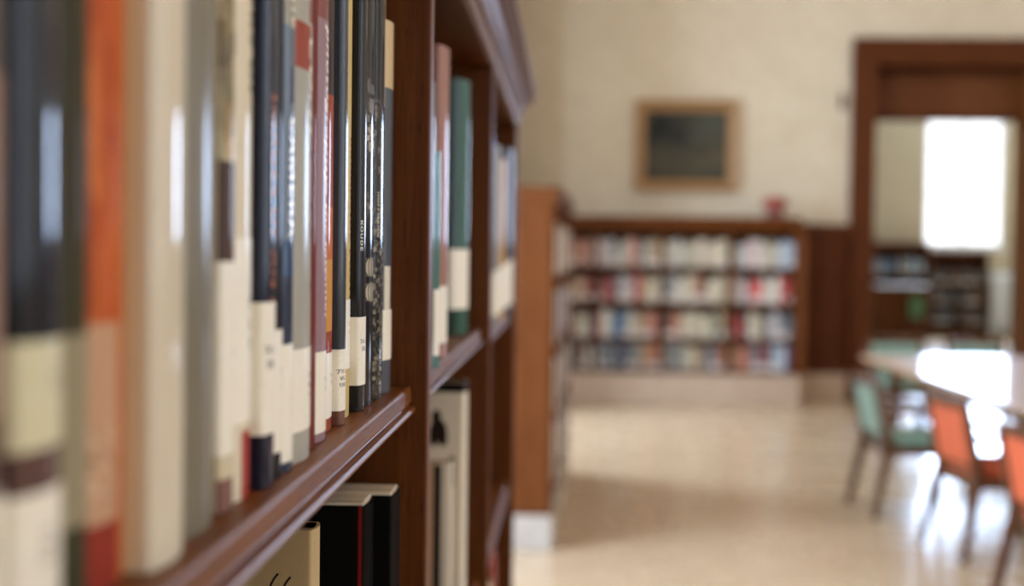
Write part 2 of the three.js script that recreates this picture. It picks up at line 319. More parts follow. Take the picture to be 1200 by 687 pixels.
// b: t thickness, h height, w width, x front, d0 depth of near face; art(g, t, h): draws in millimetres, x from the near board edge, y down
function book(b) {
  const w = b.w ?? 0.2, t = b.t, h = b.h, bulge = b.bulge ?? Math.min(0.0035, t * 0.06), fil = b.fillet ?? 0.0025, pts = coverPlan(t, w, bulge, fil), s = lengths(pts);
  const o = thing(b.name ?? 'book', b.label, 'book', [b.at[0], b.at[1] + 0.0004, b.at[2]], b.turn ?? 0, b.group);
  if (b.lean) o.rotation.z = b.lean;
  const F = b.face ?? FACE, s0 = s[2] - F + 0.004, s1 = s[s.length - 3] + 0.004;
  let map = null;
  const W = 192, Hh = 1024;
  if (b.art) map = canvas(W, Hh, (g) => {
    g.fillStyle = b.color; g.fillRect(0, 0, W, Hh);
    g.save(); g.scale(W / ((s1 - s0) * 1000), Hh / (h * 1000)); b.art(g, t * 1000, h * 1000, F * 1000); g.restore();
    for (let i = 0; i < 500; i++) { g.fillStyle = rnd() > 0.5 ? 'rgba(255,250,235,0.035)' : 'rgba(20,12,5,0.05)'; g.fillRect(rnd() * W, rnd() * Hh, 1 + rnd() * 3, 2 + rnd() * 14); }
  });
  const mat = new THREE.MeshPhysicalMaterial({ color: map ? 0xffffff : b.color, map, roughness: b.rough ?? 0.6, specularIntensity: 0.03, clearcoat: 0.5 * (b.coat ?? 0.8), clearcoatRoughness: b.coatRough ?? 0.08, bumpMap: coverBump, bumpScale: b.bump ?? 0.00006 });
  const cover = part('cover', merge([skin(pts, 0, h, 0, s0, s1), skin(pts, 0, h, -0.0022, s0, s1, true), rim(pts, h, -0.0022, 1), rim(pts, 0, -0.0022, -1)]), mat, o);
  const pg = 0.0026;
  part('pages', box(-w + 0.004, b.deckle ? -bulge - 0.001 : -bulge - 0.0035, 0.0025, h - (b.deckle ? -0.0022 : 0.0035), -t + (b.deckle ? 0.0012 : pg), b.deckle ? -0.0012 : -pg, 'x', b.deckle ? 0.002 : 0), M.pages, o);
  for (const k of b.stickers ?? []) {
    const a = s[2] + 0.004 - (k.face ?? 0.004), e = k.to ?? s[s.length - 3] - 0.001, piece = cut(pts, a, e), len = lengths(piece).at(-1);
    part('label', skin(piece, k.y0, k.y1, 0.0003, 0, len), k.yellow ? yellowSticker : stickerMats[Math.floor(rnd() * stickerMats.length)], cover);
  }
  return o;
}
// lettering that runs down the spine; x, y and size in millimetres
function down(g, txt, x, y, size, color, font = 'bold', stretch = 1) {
  g.save(); g.translate(x, y); g.rotate(Math.PI / 2); g.scale(stretch, 1); g.fillStyle = color; g.textBaseline = 'middle'; g.font = `${font} 40px sans-serif`; g.scale(size / 40, size / 40); g.fillText(txt, 0, 0); g.restore();
}
const blk = (g, c, x, y, w, h) => { g.fillStyle = c; g.fillRect(x, y, w, h); };
function scribble(g, colors, x, y, w, h, n, sx, sy) { for (let i = 0; i < n; i++) { g.fillStyle = colors[Math.floor(rnd() * colors.length)]; g.globalAlpha = 0.35 + 0.5 * rnd(); g.fillRect(x + rnd() * (w - sx), y + rnd() * (h - sy), sx * (0.3 + rnd()), sy * (0.3 + rnd())); } g.globalAlpha = 1; }

const SHELF = LEVELS[0];
const ROW = 'library books on the top shelf beside the camera';
// top shelf, first bay: [label, depth of near face, thickness, x of spine, look]
const row1 = [
  ['worn book in grey and dusty pink wrapper beside the black volume', 0.322, 0.0525, 0.1478, { color: '#6d625a', h: 0.3, art: (g, t, h, F) => { blk(g, '#4a4a4c', 0, 0, F + t, 130); blk(g, '#a58674', 0, 150, F + t, 90); blk(g, '#6b5148', 0, 240, F + t, 20); }, stickers: [{ y0: 0.006, y1: 0.04 }] }],
  ['black glossy book with a small yellowed call number sticker', 0.375, 0.0352, 0.1458, { color: '#121318', h: 0.3, coat: 1, art: (g, t, h, F) => { blk(g, '#26262c', F + t * 0.5, 0, t * 0.5, h); blk(g, '#5a4038', F, h - 56, t, 14); }, stickers: [{ y0: 0.05, y1: 0.079, yellow: 1 }, { y0: 0.004, y1: 0.037, face: 0.02 }] }],
  ['thin dark olive cloth book beside the orange spine', 0.411, 0.0232, 0.1469, { color: '#3f3b28', h: 0.29, coat: 0.1, art: (g, t, h, F) => blk(g, '#8f8467', 0, h - 84, F + t, 58) }],
  ['orange spine with a worn pinkish call number strip', 0.435, 0.0384, 0.147, { color: '#b5562a', h: 0.285, coat: 0.15, art: (g, t, h, F) => { blk(g, '#c0692c', F + t * 0.68, 0, t * 0.32, h); scribble(g, ['#8a3a1c', '#d07a44'], F, 0, t, h, 60, 4, 30); blk(g, '#b9916f', 0, h - 86, F + t * 0.66, 64); scribble(g, ['#6d5040', '#d8bb9a'], F, h - 56, t * 0.66, 30, 30, 4, 3); blk(g, '#8c3325', 0, h - 22, F + t * 0.7, 22); } }],
  ['thick cream book in clear wrapper between orange and grey spines', 0.474, 0.0422, 0.1381, { color: '#cdbfa3', h: 0.3, coat: 1, art: (g, t, h, F) => { blk(g, '#d6c298', 0, 0, F - 1, h); scribble(g, ['#b04a3a'], F + t * 0.86, 150, t * 0.12, 70, 10, 2, 8); scribble(g, ['#8c8068'], F + t * 0.86, 220, t * 0.12, 60, 10, 2, 8); } }],
  ['thick plain taupe grey book in crinkled clear wrapper', 0.516, 0.0662, 0.1413, { color: '#746c58', h: 0.305, coat: 0.9, coatRough: 0.2, bump: 0.0009, bulge: 0.006 }],
  ['cream book with a patchy painted picture down its spine', 0.583, 0.0222, 0.1421, { color: '#cabb98', h: 0.3, coat: 0.4, art: (g, t, h, F) => { blk(g, '#2d2620', F, 100, t * 0.5, 20); scribble(g, ['#76684e', '#8b7a4f', '#a98a5e', '#74825e', '#b9895c'], F, 10, t * 0.7, 150, 70, 9, 20); blk(g, '#4a3428', F, 158, t * 0.8, 46); blk(g, '#d2bf9b', F, 204, t, 60); blk(g, '#7d5a4e', F, h - 14, t, 14); }, stickers: [{ y0: 0.02, y1: 0.1 }] }],
  ['cream spine with black capitals and a red foot', 0.606, 0.0358, 0.1425, { color: '#d3c6a8', h: 0.3, coat: 0.45, art: (g, t, h, F) => { down(g, 'MASTERS OF', F + t * 0.75, 40, 15, '#2a241d'); blk(g, '#9b3423', F + t * 0.35, h - 30, t * 0.65, 30); }, stickers: [{ y0: 0.03, y1: 0.11 }] }],
  ['dark navy book with orange lettering in glossy wrapper', 0.643, 0.026, 0.1376, { color: '#151828', h: 0.3, coat: 1, art: (g, t, h, F) => { down(g, 'IMAGES OF AN AGE', F + t * 0.6, 122, 13, '#b5643c'); }, stickers: [{ y0: 0.021, y1: 0.081, face: 0.03 }] }],
  ['slim black book beside the navy volume with orange lettering', 0.669, 0.0217, 0.1389, { color: '#161514', h: 0.295, coat: 0.6, stickers: [{ y0: 0.009, y1: 0.067 }] }],
  ['blue-grey book with large pale capitals CAMERA', 0.692, 0.0255, 0.1386, { color: '#5b6672', h: 0.3, coat: 1, art: (g, t, h, F) => { blk(g, '#8d8672', F, 0, t, 84); down(g, 'THE', F + t * 0.6, 60, 14, '#d9cfb2'); blk(g, '#23305c', F + t * 0.4, 104, t * 0.6, 18); down(g, 'CAMERA', F + t * 0.55, 128, 15, '#e6e2d6'); blk(g, '#28405e', F, 190, t, 20); blk(g, '#2a3344', F, 208, t, h - 208); }, stickers: [{ y0: 0.001, y1: 0.0585, face: 0.002 }] }],
  ['warm grey book with a rust red block and script lettering', 0.718, 0.0551, 0.1382, { color: '#a09c8c', h: 0.305, coat: 0.7, coatRough: 0.18, bump: 0.0005, art: (g, t, h, F) => { blk(g, '#8f3b26', 0, 82, F + t * 0.62, 24); down(g, 'Com', F + t * 0.7, 84, 26, '#e4dcc4', 'italic'); blk(g, '#7d5048', F + t * 0.5, 50, t * 0.5, 30); for (let i = 0; i < 9; i++) down(g, 'A B R'[i % 5] ?? 'o', F + t * 0.7, 118 + i * 14, 8, '#4b4a44'); }, stickers: [{ y0: 0.012, y1: 0.054, face: 0.006 }] }],
  ['thin dark red book tucked behind the warm grey one', 0.774, 0.0285, 0.142, { color: '#6a2a1c', h: 0.3, coat: 0.2 }],
  ['mauve spine reading photography in white italics', 0.803, 0.0367, 0.1421, { color: '#8d6f72', h: 0.3, coat: 0.8, coatRough: 0.22, art: (g, t, h, F) => { blk(g, '#7a3f38', 0, 0, F + t, 62); down(g, 'photography', F + t * 0.66, 64, 15, '#f0e6d8', 'bold italic'); down(g, '& the law', F + t * 0.66, 154, 12, '#f0e6d8', 'bold italic'); down(g, 'writer', F + t * 0.66, 205, 10, '#eee4d6'); }, stickers: [{ y0: 0.001, y1: 0.047 }] }],
  ['burnt orange and amber spine beside the mauve one', 0.84, 0.0488, 0.1462, { color: '#93411f', h: 0.3, coat: 0.3, art: (g, t, h, F) => { blk(g, '#3c2a1e', 0, 0, F + t, 100); blk(g, '#b9632a', 0, 168, F + t, 52); blk(g, '#c58a3e', 0, 200, F + t * 0.8, 44); blk(g, '#8c2c18', 0, 252, F + t, 20); }, stickers: [{ y0: 0.004, y1: 0.043 }] }],
  ['charcoal book with a shiny wrapped spine over a rust foot', 0.89, 0.0203, 0.1425, { color: '#3c4145', h: 0.302, coat: 1, art: (g, t, h, F) => { blk(g, '#6e4638', 0, h - 30, F + t, 30); }, stickers: [{ y0: 0.005, y1: 0.043, face: 0.03 }] }],
  ['pale yellow spine with brown capitals', 0.91, 0.0572, 0.1469, { color: '#c2a768', h: 0.31, coat: 0.3, art: (g, t, h, F) => { down(g, 'BROADSIDE POSTERS', F + t * 0.72, 128, 16, '#7a4a22', 'bold', 0.8); }, stickers: [{ y0: 0.028, y1: 0.073 }] }],
  ['black book with small white letters low on its cover', 0.968, 0.0282, 0.1418, { color: '#1b1a1a', h: 0.305, coat: 1, art: (g, t, h, F) => { down(g, 'KOUDE', F + t * 0.2, 178, 6.5, '#cfc9bd'); }, stickers: [{ y0: 0.014, y1: 0.06, face: 0.03 }] }],
  ['book with a black and white portrait wrapped round its spine', 0.997, 0.0479, 0.1424, { color: '#141313', h: 0.308, coat: 1, art: (g, t, h, F) => { scribble(g, ['#5e5a54', '#7d7870', '#45423e'], 0, 72, F + t, 36, 40, 16, 8); scribble(g, ['#a79d86', '#bdb39a', '#8c8370'], 0, 105, F + t, 30, 40, 16, 8); scribble(g, ['#8d857a', '#6c665d', '#3f3b37'], 0, 150, F + t, 34, 40, 14, 7); for (const yy of [214, 232]) { g.fillStyle = '#b3a98f'; g.beginPath(); g.ellipse(F + t * 0.45, yy, t * 0.42, 8, 0, 0, 7); g.fill(); g.strokeStyle = '#2a2622'; g.lineWidth = 1.4; for (let i = -2; i < 3; i++) { g.beginPath(); g.ellipse(F + t * 0.45, yy, Math.abs(i) * t * 0.16 + 0.5, 8, 0, 0, 7); g.stroke(); } } } }],
  ['dark speckled spine with a mottled black and cream pattern', 1.046, 0.0432, 0.1412, { color: '#26231d', h: 0.31, coat: 1, art: (g, t, h, F) => { blk(g, '#161412', 0, 0, F + t * 0.5, 92); blk(g, '#a38a5c', F + t * 0.55, 0, t * 0.4, 96); scribble(g, ['#7b7260', '#8f8670', '#4a453b'], 0, 92, F + t, 60, 60, 10, 6); scribble(g, ['#8d846c', '#a59b80', '#5d5747', '#1b1916'], 0, 170, F + t, h - 172, 900, 5, 3); down(g, 'HOFFMANN', F + t * 0.2, 160, 6, '#cbc3ae'); } }],
  ['round-cornered book, tan above and slate grey below, against the upright', 1.09, 0.0472, 0.1406, { color: '#4a4f55', h: 0.284, coat: 1, fillet: 0.006, art: (g, t, h, F) => { blk(g, '#c7ad81', 0, 0, F + t, 52); blk(g, '#d6cdb6', F + t * 0.2, 190, t * 0.3, 36); }, stickers: [{ y0: 0.022, y1: 0.06, face: 0.006 }] }],
];
for (const [label, d, t, x, look] of row1) book({ label, t, group: ROW, at: [-x, SHELF, -d], w: 0.2 + 0.03 * rnd(), ...look, h: look.h + 0.005, stickers: look.stickers?.map((k) => ({ ...k, y0: k.y0 + 0.004, y1: k.y1 + 0.005 })) });

// lower shelf, first bay
const LOW = LEVELS[1];
book({ label: 'tan paper-covered book marked with black handwriting on the lower shelf', t: 0.03, h: 0.302, at: [-0.16, LOW, -0.895], w: 0.21, color: '#b39a6e', coat: 0.05, rough: 0.8, art: (g, t, h, F) => { g.strokeStyle = '#17130f'; g.lineWidth = 1.3; for (const [x, y] of [[12, 34], [20, 36]]) { g.beginPath(); g.moveTo(x + 3, y - 6); g.quadraticCurveTo(x - 3, y, x - 4, y + 12); g.stroke(); } } });
const darkCloth = { h: 0.288, color: '#0f0d0c', coat: 0.1, rough: 0.75, w: 0.23, deckle: true };
book({ label: 'black cloth volume with a red edge line and deckled cream pages on the lower shelf', t: 0.045, at: [-0.1495, LOW, -1.064], ...darkCloth, art: (g, t, h, F) => blk(g, '#7e1f18', F - 2.4, 0, 2.6, h) });
book({ label: 'thick black volume with deckled cream pages standing against the upright', t: 0.046, at: [-0.1345, LOW, -1.111], ...darkCloth, art: (g, t, h, F) => blk(g, '#1c1816', F + 1, 0, t, h) });

// second bay, top shelf
const BAY2 = 'art books on the second bay beside the camera';
book({ label: 'slim teal book with a white sticker in the second bay', t: 0.03, h: 0.206, at: [-0.125, SHELF, -1.345], color: '#2e6b5c', coat: 0.9, group: BAY2, art: (g, t, h, F) => blk(g, '#2e6b5c', 0, 0, 100, h), stickers: [{ y0: 0.012, y1: 0.075 }] });
book({ label: 'slim book in clear plastic wrapper beside the upright of the second bay', t: 0.028, h: 0.268, at: [-0.127, SHELF, -1.312], color: '#6d6660', coat: 1, group: BAY2 });
book({ label: 'tall dusty pink book in the second bay', t: 0.075, h: 0.326, at: [-0.131, SHELF, -1.475], color: '#94695c', coat: 0.8, bulge: 0.006, group: BAY2, art: (g, t, h, F) => blk(g, '#9c7062', 0, 0, 200, h), stickers: [{ y0: 0.015, y1: 0.075 }] });
book({ label: 'tall dark green book with rounded head and small picture in the second bay', t: 0.085, h: 0.342, at: [-0.138, SHELF, -1.885], w: 0.24, color: '#22392d', coat: 0.9, bulge: 0.012, fillet: 0.01, group: BAY2, art: (g, t, h, F) => { g.fillStyle = '#b06a3c'; g.beginPath(); g.ellipse(F * 0.8, 170, 4, 12, 0, 0, 7); g.fill(); g.fillStyle = '#c9cfd0'; g.beginPath(); g.ellipse(F * 0.8, 158, 3, 5, 0, 0, 7); g.fill(); blk(g, '#2f5544', F + t * 0.2, 0, t * 0.5, h); }, stickers: [{ y0: 0.035, y1: 0.115, face: 0.002 }] });
// second bay, lower shelf
book({ label: 'large white book with a seated dark figure on its cover and a black head', t: 0.06, h: 0.303, at: [-0.139, LOW, -1.93], w: 0.25, face: 0.062, color: '#d8ccb2', coat: 0.4, rough: 0.5, art: (g, t, h, F) => {
  blk(g, '#191513', 0, 0, F + t, 13); g.fillStyle = '#2a201a';
  g.beginPath(); g.moveTo(20, 86); g.bezierCurveTo(16, 72, 18, 60, 22, 54); g.bezierCurveTo(19, 46, 22, 38, 27, 37); g.bezierCurveTo(33, 37, 35, 44, 33, 50); g.bezierCurveTo(42, 54, 44, 66, 42, 84); g.lineTo(34, 88); g.lineTo(30, 80); g.lineTo(26, 88); g.closePath(); g.fill();
  blk(g, '#7c6f5c', F - 16, 100, 7, 42);
} });
book({ label: 'slim cream book with a broad black stripe in front of the white book', t: 0.02, h: 0.207, at: [-0.15, LOW, -1.84], w: 0.21, color: '#cdb592', coat: 0.3, art: (g, t, h, F) => { blk(g, '#c09a78', F - 28, 0, 8, h); blk(g, '#15110f', F - 20, 3, 10, 190); blk(g, '#d9cdb4', F - 10, 0, 30, h); } });
// third bay
const B3 = SHELF - 0.012, BAY3 = 'books on the third bay beside the camera';
const third = [
  ['dark navy book with a bright blue head at the start of the third bay', 2.36, 0.06, 0.13, 0.318, '#14161d'], ['pale grey book beside the navy one in the third bay', 2.53, 0.07, 0.127, 0.315, '#8f8b82'], ['amber tan book in the third bay', 2.66, 0.1, 0.125, 0.3, '#b88c4f'],
  ['brown book beside the amber one in the third bay', 2.78, 0.07, 0.121, 0.33, '#3a2c24'], ['blue-grey wrapped book at the end of the third bay', 2.9, 0.1, 0.119, 0.335, '#5b6269']];
for (const [label, d, t, x, h, color] of third) book({ label, t, h, at: [-x, B3, -d], color, coat: 0.35, bulge: 0.006, group: BAY3, art: (g, t, h, F) => { if (d < 2.4) blk(g, '#2257a8', 0, 0, F + t, 20); }, stickers: [{ y0: 0.01 + 0.02 * (d - 2.4), y1: 0.085 + 0.05 * (d - 2.4) }] });
for (const [label, d, t, x, h, color] of [['brick red book on the shelf below in the third bay', 2.5, 0.07, 0.125, 0.335, '#8c2f1e'], ['cream book beside the brick red one in the third bay', 2.42, 0.06, 0.128, 0.3, '#b9a887'], ['brown cloth book beside the brick red one in the third bay', 2.6, 0.06, 0.13, 0.31, '#4a2d20']]) book({ label, t, h, at: [-x, LEVELS[2] - 0.012, -d], color, coat: 0.6, group: BAY3 });

// ---- far bookcase: shared shapes, one mesh a book (cover, pale call number strip and page tops)
const paper = new THREE.MeshStandardMaterial({ color: lin(0.6, 0.52, 0.44), roughness: 0.7 });
function simpleBook(t, h, w, strip) {
  const body = (y0, y1, o) => new RoundedBoxGeometry(w, y1 - y0, t, 1, Math.min(0.006, t * 0.2)).translate(-w / 2 + o, (y0 + y1) / 2, -t / 2);
  const parts = [body(0, h, 0), strip ? box(-w * 0.4, 0.0012, 0.02, 0.075, -t * 0.96, -t * 0.04) : null, box(-w + 0.01, -0.006, h - 0.004, h + 0.0006, -t + 0.004, -0.004)].filter(Boolean).map((g) => g.index ? g.toNonIndexed() : g);
  const g = mergeGeometries(parts, true); g.groups.forEach((q, i) => { q.materialIndex = i === 0 ? 0 : i === parts.length - 1 ? 2 : 1; }); return g;
}
const shapes = [];
for (const t of [0.032, 0.042, 0.052, 0.065]) for (const h of [0.235, 0.26, 0.285]) for (const s of [0, 1]) shapes.push({ t, h, s, g: simpleBook(t, h, 0.2, s) });
const palette = {
  cream: [0.62, 0.54, 0.41], white: [0.7, 0.66, 0.6], lilac: [0.56, 0.52, 0.55], red: [0.42, 0.05, 0.05], scarlet: [0.6, 0.06, 0.05], orange: [0.48, 0.18, 0.09], coral: [0.6, 0.22, 0.15], tan: [0.45, 0.3, 0.18],
  brown: [0.2, 0.09, 0.05], black: [0.03, 0.03, 0.035], navy: [0.05, 0.08, 0.15], blue: [0.12, 0.22, 0.4], grey: [0.28, 0.28, 0.28], green: [0.08, 0.14, 0.1], pink: [0.6, 0.42, 0.38], purple: [0.16, 0.06, 0.16], slate: [0.18, 0.2, 0.24], sky: [0.5, 0.58, 0.7],
};
const coverMats = {};
function coverMat(c) {
  const v = Math.floor(rnd() * 3), k = c + v;
  return coverMats[k] ??= new THREE.MeshPhysicalMaterial({ color: lin(...palette[c].map((x, i) => x * (0.68 + 0.14 * v) * (i === 2 ? 0.9 : 1))), map: tex(speckle, 5), roughness: 0.5, clearcoat: 0.4, clearcoatRoughness: 0.2 });
}
function shelfBook(color, label, group, at, turn, maxT = 1) {
  const fit = shapes.filter((s) => s.t <= maxT), s = fit[Math.floor(rnd() * fit.length)];
  const m = shade(new THREE.Mesh(s.g, s.s ? [coverMat(color), paper, M.pages] : [coverMat(color), M.pages, M.pages])); m.name = numbered('book');
  m.position.set(at[0], at[1] + 0.0005, at[2]); m.rotation.y = turn; m.userData = { label: label.replace('BOOK', `${s.h < 0.24 ? 'short' : s.h < 0.27 ? 'medium' : 'tall'} ${s.t < 0.035 ? 'slim' : s.t < 0.045 ? 'narrow' : s.t < 0.06 ? 'broad' : 'thick'} ${say(color)} book${s.s ? ' with pale strip' : ''}`), category: 'book', group }; scene.add(m); return s.t;
}
// colours along each shelf: [x in metres up to which the colour runs, colour]
const rowsC = [
  [[0, 'cream'], [0.14, 'orange'], [0.19, 'tan'], [0.32, 'pink'], [0.47, 'lilac'], [0.53, 'grey'], [0.59, 'white'], [0.66, 'coral'], [0.73, 'grey'], [0.82, 'cream'], [0.93, 'tan'], [0.97, 'black'], [1.14, 'white'], [1.19, 'slate'], [1.33, 'cream'], [1.42, 'pink'], [1.62, 'cream'], [1.72, 'cream'], [1.79, 'sky'], [1.84, 'pink'], [1.92, 'lilac'], [2.08, 'cream'], [2.13, 'white'], [3, 'sky']],
  [[0, 'brown'], [0.16, 'tan'], [0.28, 'red'], [0.35, 'brown'], [0.46, 'red'], [0.51, 'slate'], [0.64, 'lilac'], [0.72, 'red'], [0.81, 'tan'], [0.95, 'cream'], [1.05, 'slate'], [1.12, 'white'], [1.25, 'cream'], [1.35, 'orange'], [1.39, 'brown'], [1.54, 'cream'], [1.6, 'tan'], [1.7, 'pink'], [1.77, 'lilac'], [1.82, 'grey'], [1.93, 'scarlet'], [2.11, 'white'], [3, 'scarlet']],
  [[0, 'tan'], [0.07, 'brown'], [0.17, 'cream'], [0.21, 'slate'], [0.32, 'red'], [0.43, 'white'], [0.61, 'blue'], [0.69, 'white'], [0.77, 'tan'], [0.9, 'coral'], [0.99, 'black'], [1.12, 'orange'], [1.28, 'cream'], [1.45, 'cream'], [1.53, 'green'], [1.6, 'tan'], [1.73, 'red'], [1.82, 'black'], [1.95, 'cream'], [2.0, 'black'], [2.13, 'lilac'], [3, 'slate']],
  [[0, 'grey'], [0.05, 'green'], [0.17, 'brown'], [0.31, 'white'], [0.5, 'slate'], [0.61, 'navy'], [0.73, 'grey'], [0.81, 'tan'], [0.93, 'orange'], [0.97, 'black'], [1.18, 'grey'], [1.27, 'cream'], [1.41, 'tan'], [1.51, 'slate'], [1.62, 'orange'], [1.7, 'tan'], [1.84, 'coral'], [1.96, 'slate'], [1.99, 'red'], [2.03, 'black'], [2.17, 'sky'], [3, 'purple']],
];
const ordinal = ['top', 'second', 'third', 'bottom'], spoken = { sky: 'pale blue', lilac: 'pale lilac', slate: 'slate grey', navy: 'navy blue', coral: 'coral red' };
const say = (c) => spoken[c] ?? c;
[1.387, 1.023, 0.66, 0.335].forEach((y, r) => {
  for (let b = 1; b < 5; b++) {
    let x = -1.12 + DIVC[b] + 0.027; const end = -1.12 + DIVC[b + 1] - (b === 4 ? 0.034 : 0.004);
    while (end - x > 0.033) {
      const c = rowsC[r].find(([e]) => e > x + 0.02)[1], fit = end - x;
      x += shelfBook(c, `BOOK, ${ordinal[r]} shelf under painting, ${['', 'fourth bay from wainscot', 'third from wainscot', 'second from wainscot', 'beside wainscot'][b]}`, 'books in the bookcase under the painting', [x, y, -14.45 - rr(0.05, 0.085)], -Math.PI / 2, fit) + 0.0015;
    }
  }
});
// ---- free-standing bookcase: the nearest books singly, the rest together
{
  const rest = [], q = new THREE.Matrix4(), colors = ['cream', 'cream', 'white', 'tan', 'cream', 'white', 'lilac', 'cream', 'sky', 'cream', 'brown'], tints = [], P = new THREE.Vector3();
  caseB.updateMatrixWorld(true);
  LEVELS.forEach((y, r) => [0, 0.89, 1.77].forEach((d0, b) => {
    let z = d0 + (b ? 0.026 : 0.034); const end = [0.89, 1.77, 2.65][b] - 0.034;
    while (end - z > 0.066) {
      const c = colors[Math.floor(rnd() * colors.length)], x = -rr(0.006, 0.02);
      if (z < 0.5) {
        P.set(x, y, -z).applyMatrix4(caseB.matrixWorld);
        z += shelfBook(c, `BOOK on the ${ordinal[r]} shelf of the free-standing bookcase`, 'books at the near end of the free-standing bookcase', P.toArray(), -R(1.75)) + 0.002;
      } else {
        const t = rr(0.03, 0.066), h = rr(0.23, 0.3);
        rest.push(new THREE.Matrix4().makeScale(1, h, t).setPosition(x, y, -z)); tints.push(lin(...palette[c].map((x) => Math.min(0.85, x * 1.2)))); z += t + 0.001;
      }
    }
  }));
  const inst = new THREE.InstancedMesh(new RoundedBoxGeometry(0.22, 1, 1, 1, 0.03).translate(-0.11, 0.5, -0.5), new THREE.MeshPhysicalMaterial({ color: 0xffffff, roughness: 0.5, clearcoat: 0.5, clearcoatRoughness: 0.2 }), rest.length);
  rest.forEach((m, i) => { inst.setMatrixAt(i, m); inst.setColorAt(i, tints[i]); });
  inst.name = 'shelved_volumes'; inst.position.copy(caseB.position); inst.rotation.copy(caseB.rotation);
  inst.userData = { kind: 'stuff', label: 'rows of pale library books receding along the free-standing bookcase', category: 'books' }; shade(inst); scene.add(inst);
}

// ---------------------------------------------------------------- painting, ornament, bracket
{
  const W = 1.08, Hh = 0.95, o = thing('painting', 'dark landscape painting in a broad gilt frame on the cream wall', 'painting', [1.19, 2.17, WALL_Z]);
  const prof = [[0, 0], [0.115, 0], [0.115, 0.02], [0.1, 0.035], [0.08, 0.04], [0.06, 0.03], [0.04, 0.05], [0.015, 0.065], [0, 0.06]];   // across the frame from the outside, height off the wall
  const side = (len, turn, cx, cy) => {            // mitred length of moulding
    const q = sheet(), n = prof.length, P = [];
    for (const s of [-1, 1]) for (const [a, z] of prof) P.push([s * (len / 2 - a), a, z]);
    const g = []; const push = (i) => g.push(...P[i]);
    for (let i = 0; i < n; i++) { const j = (i + 1) % n; push(i); push(n + i); push(n + j); push(i); push(n + j); push(j); }
    const geo = new THREE.BufferGeometry(); geo.setAttribute('position', new THREE.Float32BufferAttribute(g, 3)); geo.rotateZ(turn); geo.translate(cx, cy, 0.002); geo.computeVertexNormals(); geo.setAttribute('uv', new THREE.Float32BufferAttribute(new Array(g.length / 3 * 2).fill(0), 2)); return metric(geo, 'x');
  };
  part('frame_rail', side(W, 0, 0, 0), M.gilt, o); part('frame_rail', side(W, Math.PI, 0, Hh), M.gilt, o);
  part('frame_stile', side(Hh, Math.PI / 2, W / 2, Hh / 2), M.gilt, o); part('frame_stile', side(Hh, -Math.PI / 2, -W / 2, Hh / 2), M.gilt, o);
  const art = canvas(512, 512, (g) => {
    g.fillStyle = '#3a382b'; g.fillRect(0, 0, 512, 512);
    const daub = (c, x, y, w, h, n) => { for (let i = 0; i < n; i++) { g.fillStyle = c[Math.floor(rnd() * c.length)]; g.globalAlpha = 0.25; g.beginPath(); g.ellipse(x + rnd() * w, y + rnd() * h, 12 + rnd() * 40, 6 + rnd() * 18, rnd() * 3, 0, 7); g.fill(); } g.globalAlpha = 1; };
    daub(['#33352b', '#3c3f34', '#454638'], 0, 0, 512, 260, 160); daub(['#1d1e1b', '#24241f', '#191a18'], 40, 60, 210, 160, 130); daub(['#4a4a3c', '#545140', '#424438'], 290, 40, 180, 200, 70);
    daub(['#51483a', '#5c513e', '#463f31'], 0, 300, 512, 180, 160); daub(['#6a583e', '#3a3427'], 330, 240, 160, 110, 50); daub(['#2b2a22'], 0, 470, 512, 40, 30);
  });
  part('canvas', box(-W / 2 + 0.1, W / 2 - 0.1, 0.1, Hh - 0.1, 0.003, 0.012), new THREE.MeshPhysicalMaterial({ map: art, roughness: 0.8, specularIntensity: 0.4 }), o);
  const cg = o.children.at(-1).geometry, cp = cg.attributes.position, cu = cg.attributes.uv; for (let i = 0; i < cp.count; i++) cu.setXY(i, (cp.getX(i) + W / 2 - 0.1) / (W - 0.2), (cp.getY(i) - 0.1) / (Hh - 0.2));
}
{
  const o = thing('ornament', 'round brick red pot on a dark foot on top of the far bookcase', 'pot', [2.07, 1.9, -14.55]);
  part('bowl', new THREE.LatheGeometry([[0.0, 0.085], [0.085, 0.085], [0.115, 0.11], [0.128, 0.15], [0.118, 0.19], [0.095, 0.21], [0.088, 0.204], [0.108, 0.182], [0.115, 0.15], [0.08, 0.11], [0, 0.105]].map(([x, y]) => new THREE.Vector2(x, y)), 32), M.redGlaze, o);
  part('foot', new THREE.LatheGeometry([[0, 0], [0.105, 0], [0.105, 0.014], [0.09, 0.03], [0.085, 0.06], [0.09, 0.088], [0, 0.088]].map(([x, y]) => new THREE.Vector2(x, y)), 32), M.clay, o);
}
{
  const o = thing('wall_bracket', 'small black iron bracket beside the door surround', 'bracket', [2.79, 3.1, WALL_Z]);
  part('back_plate', new RoundedBoxGeometry(0.05, 0.12, 0.012, 2, 0.005).translate(0, 0, 0.006), M.iron, o);
  part('arm', new THREE.TubeGeometry(new THREE.CatmullRomCurve3([[0, -0.03, 0.01], [0, -0.02, 0.08], [-0.02, 0.03, 0.13], [-0.02, 0.07, 0.12]].map((p) => new THREE.Vector3(...p))), 20, 0.011, 8), M.iron, o);
  part('knob', new THREE.SphereGeometry(0.024, 16, 12).translate(-0.02, 0.08, 0.12), M.iron, o);
}

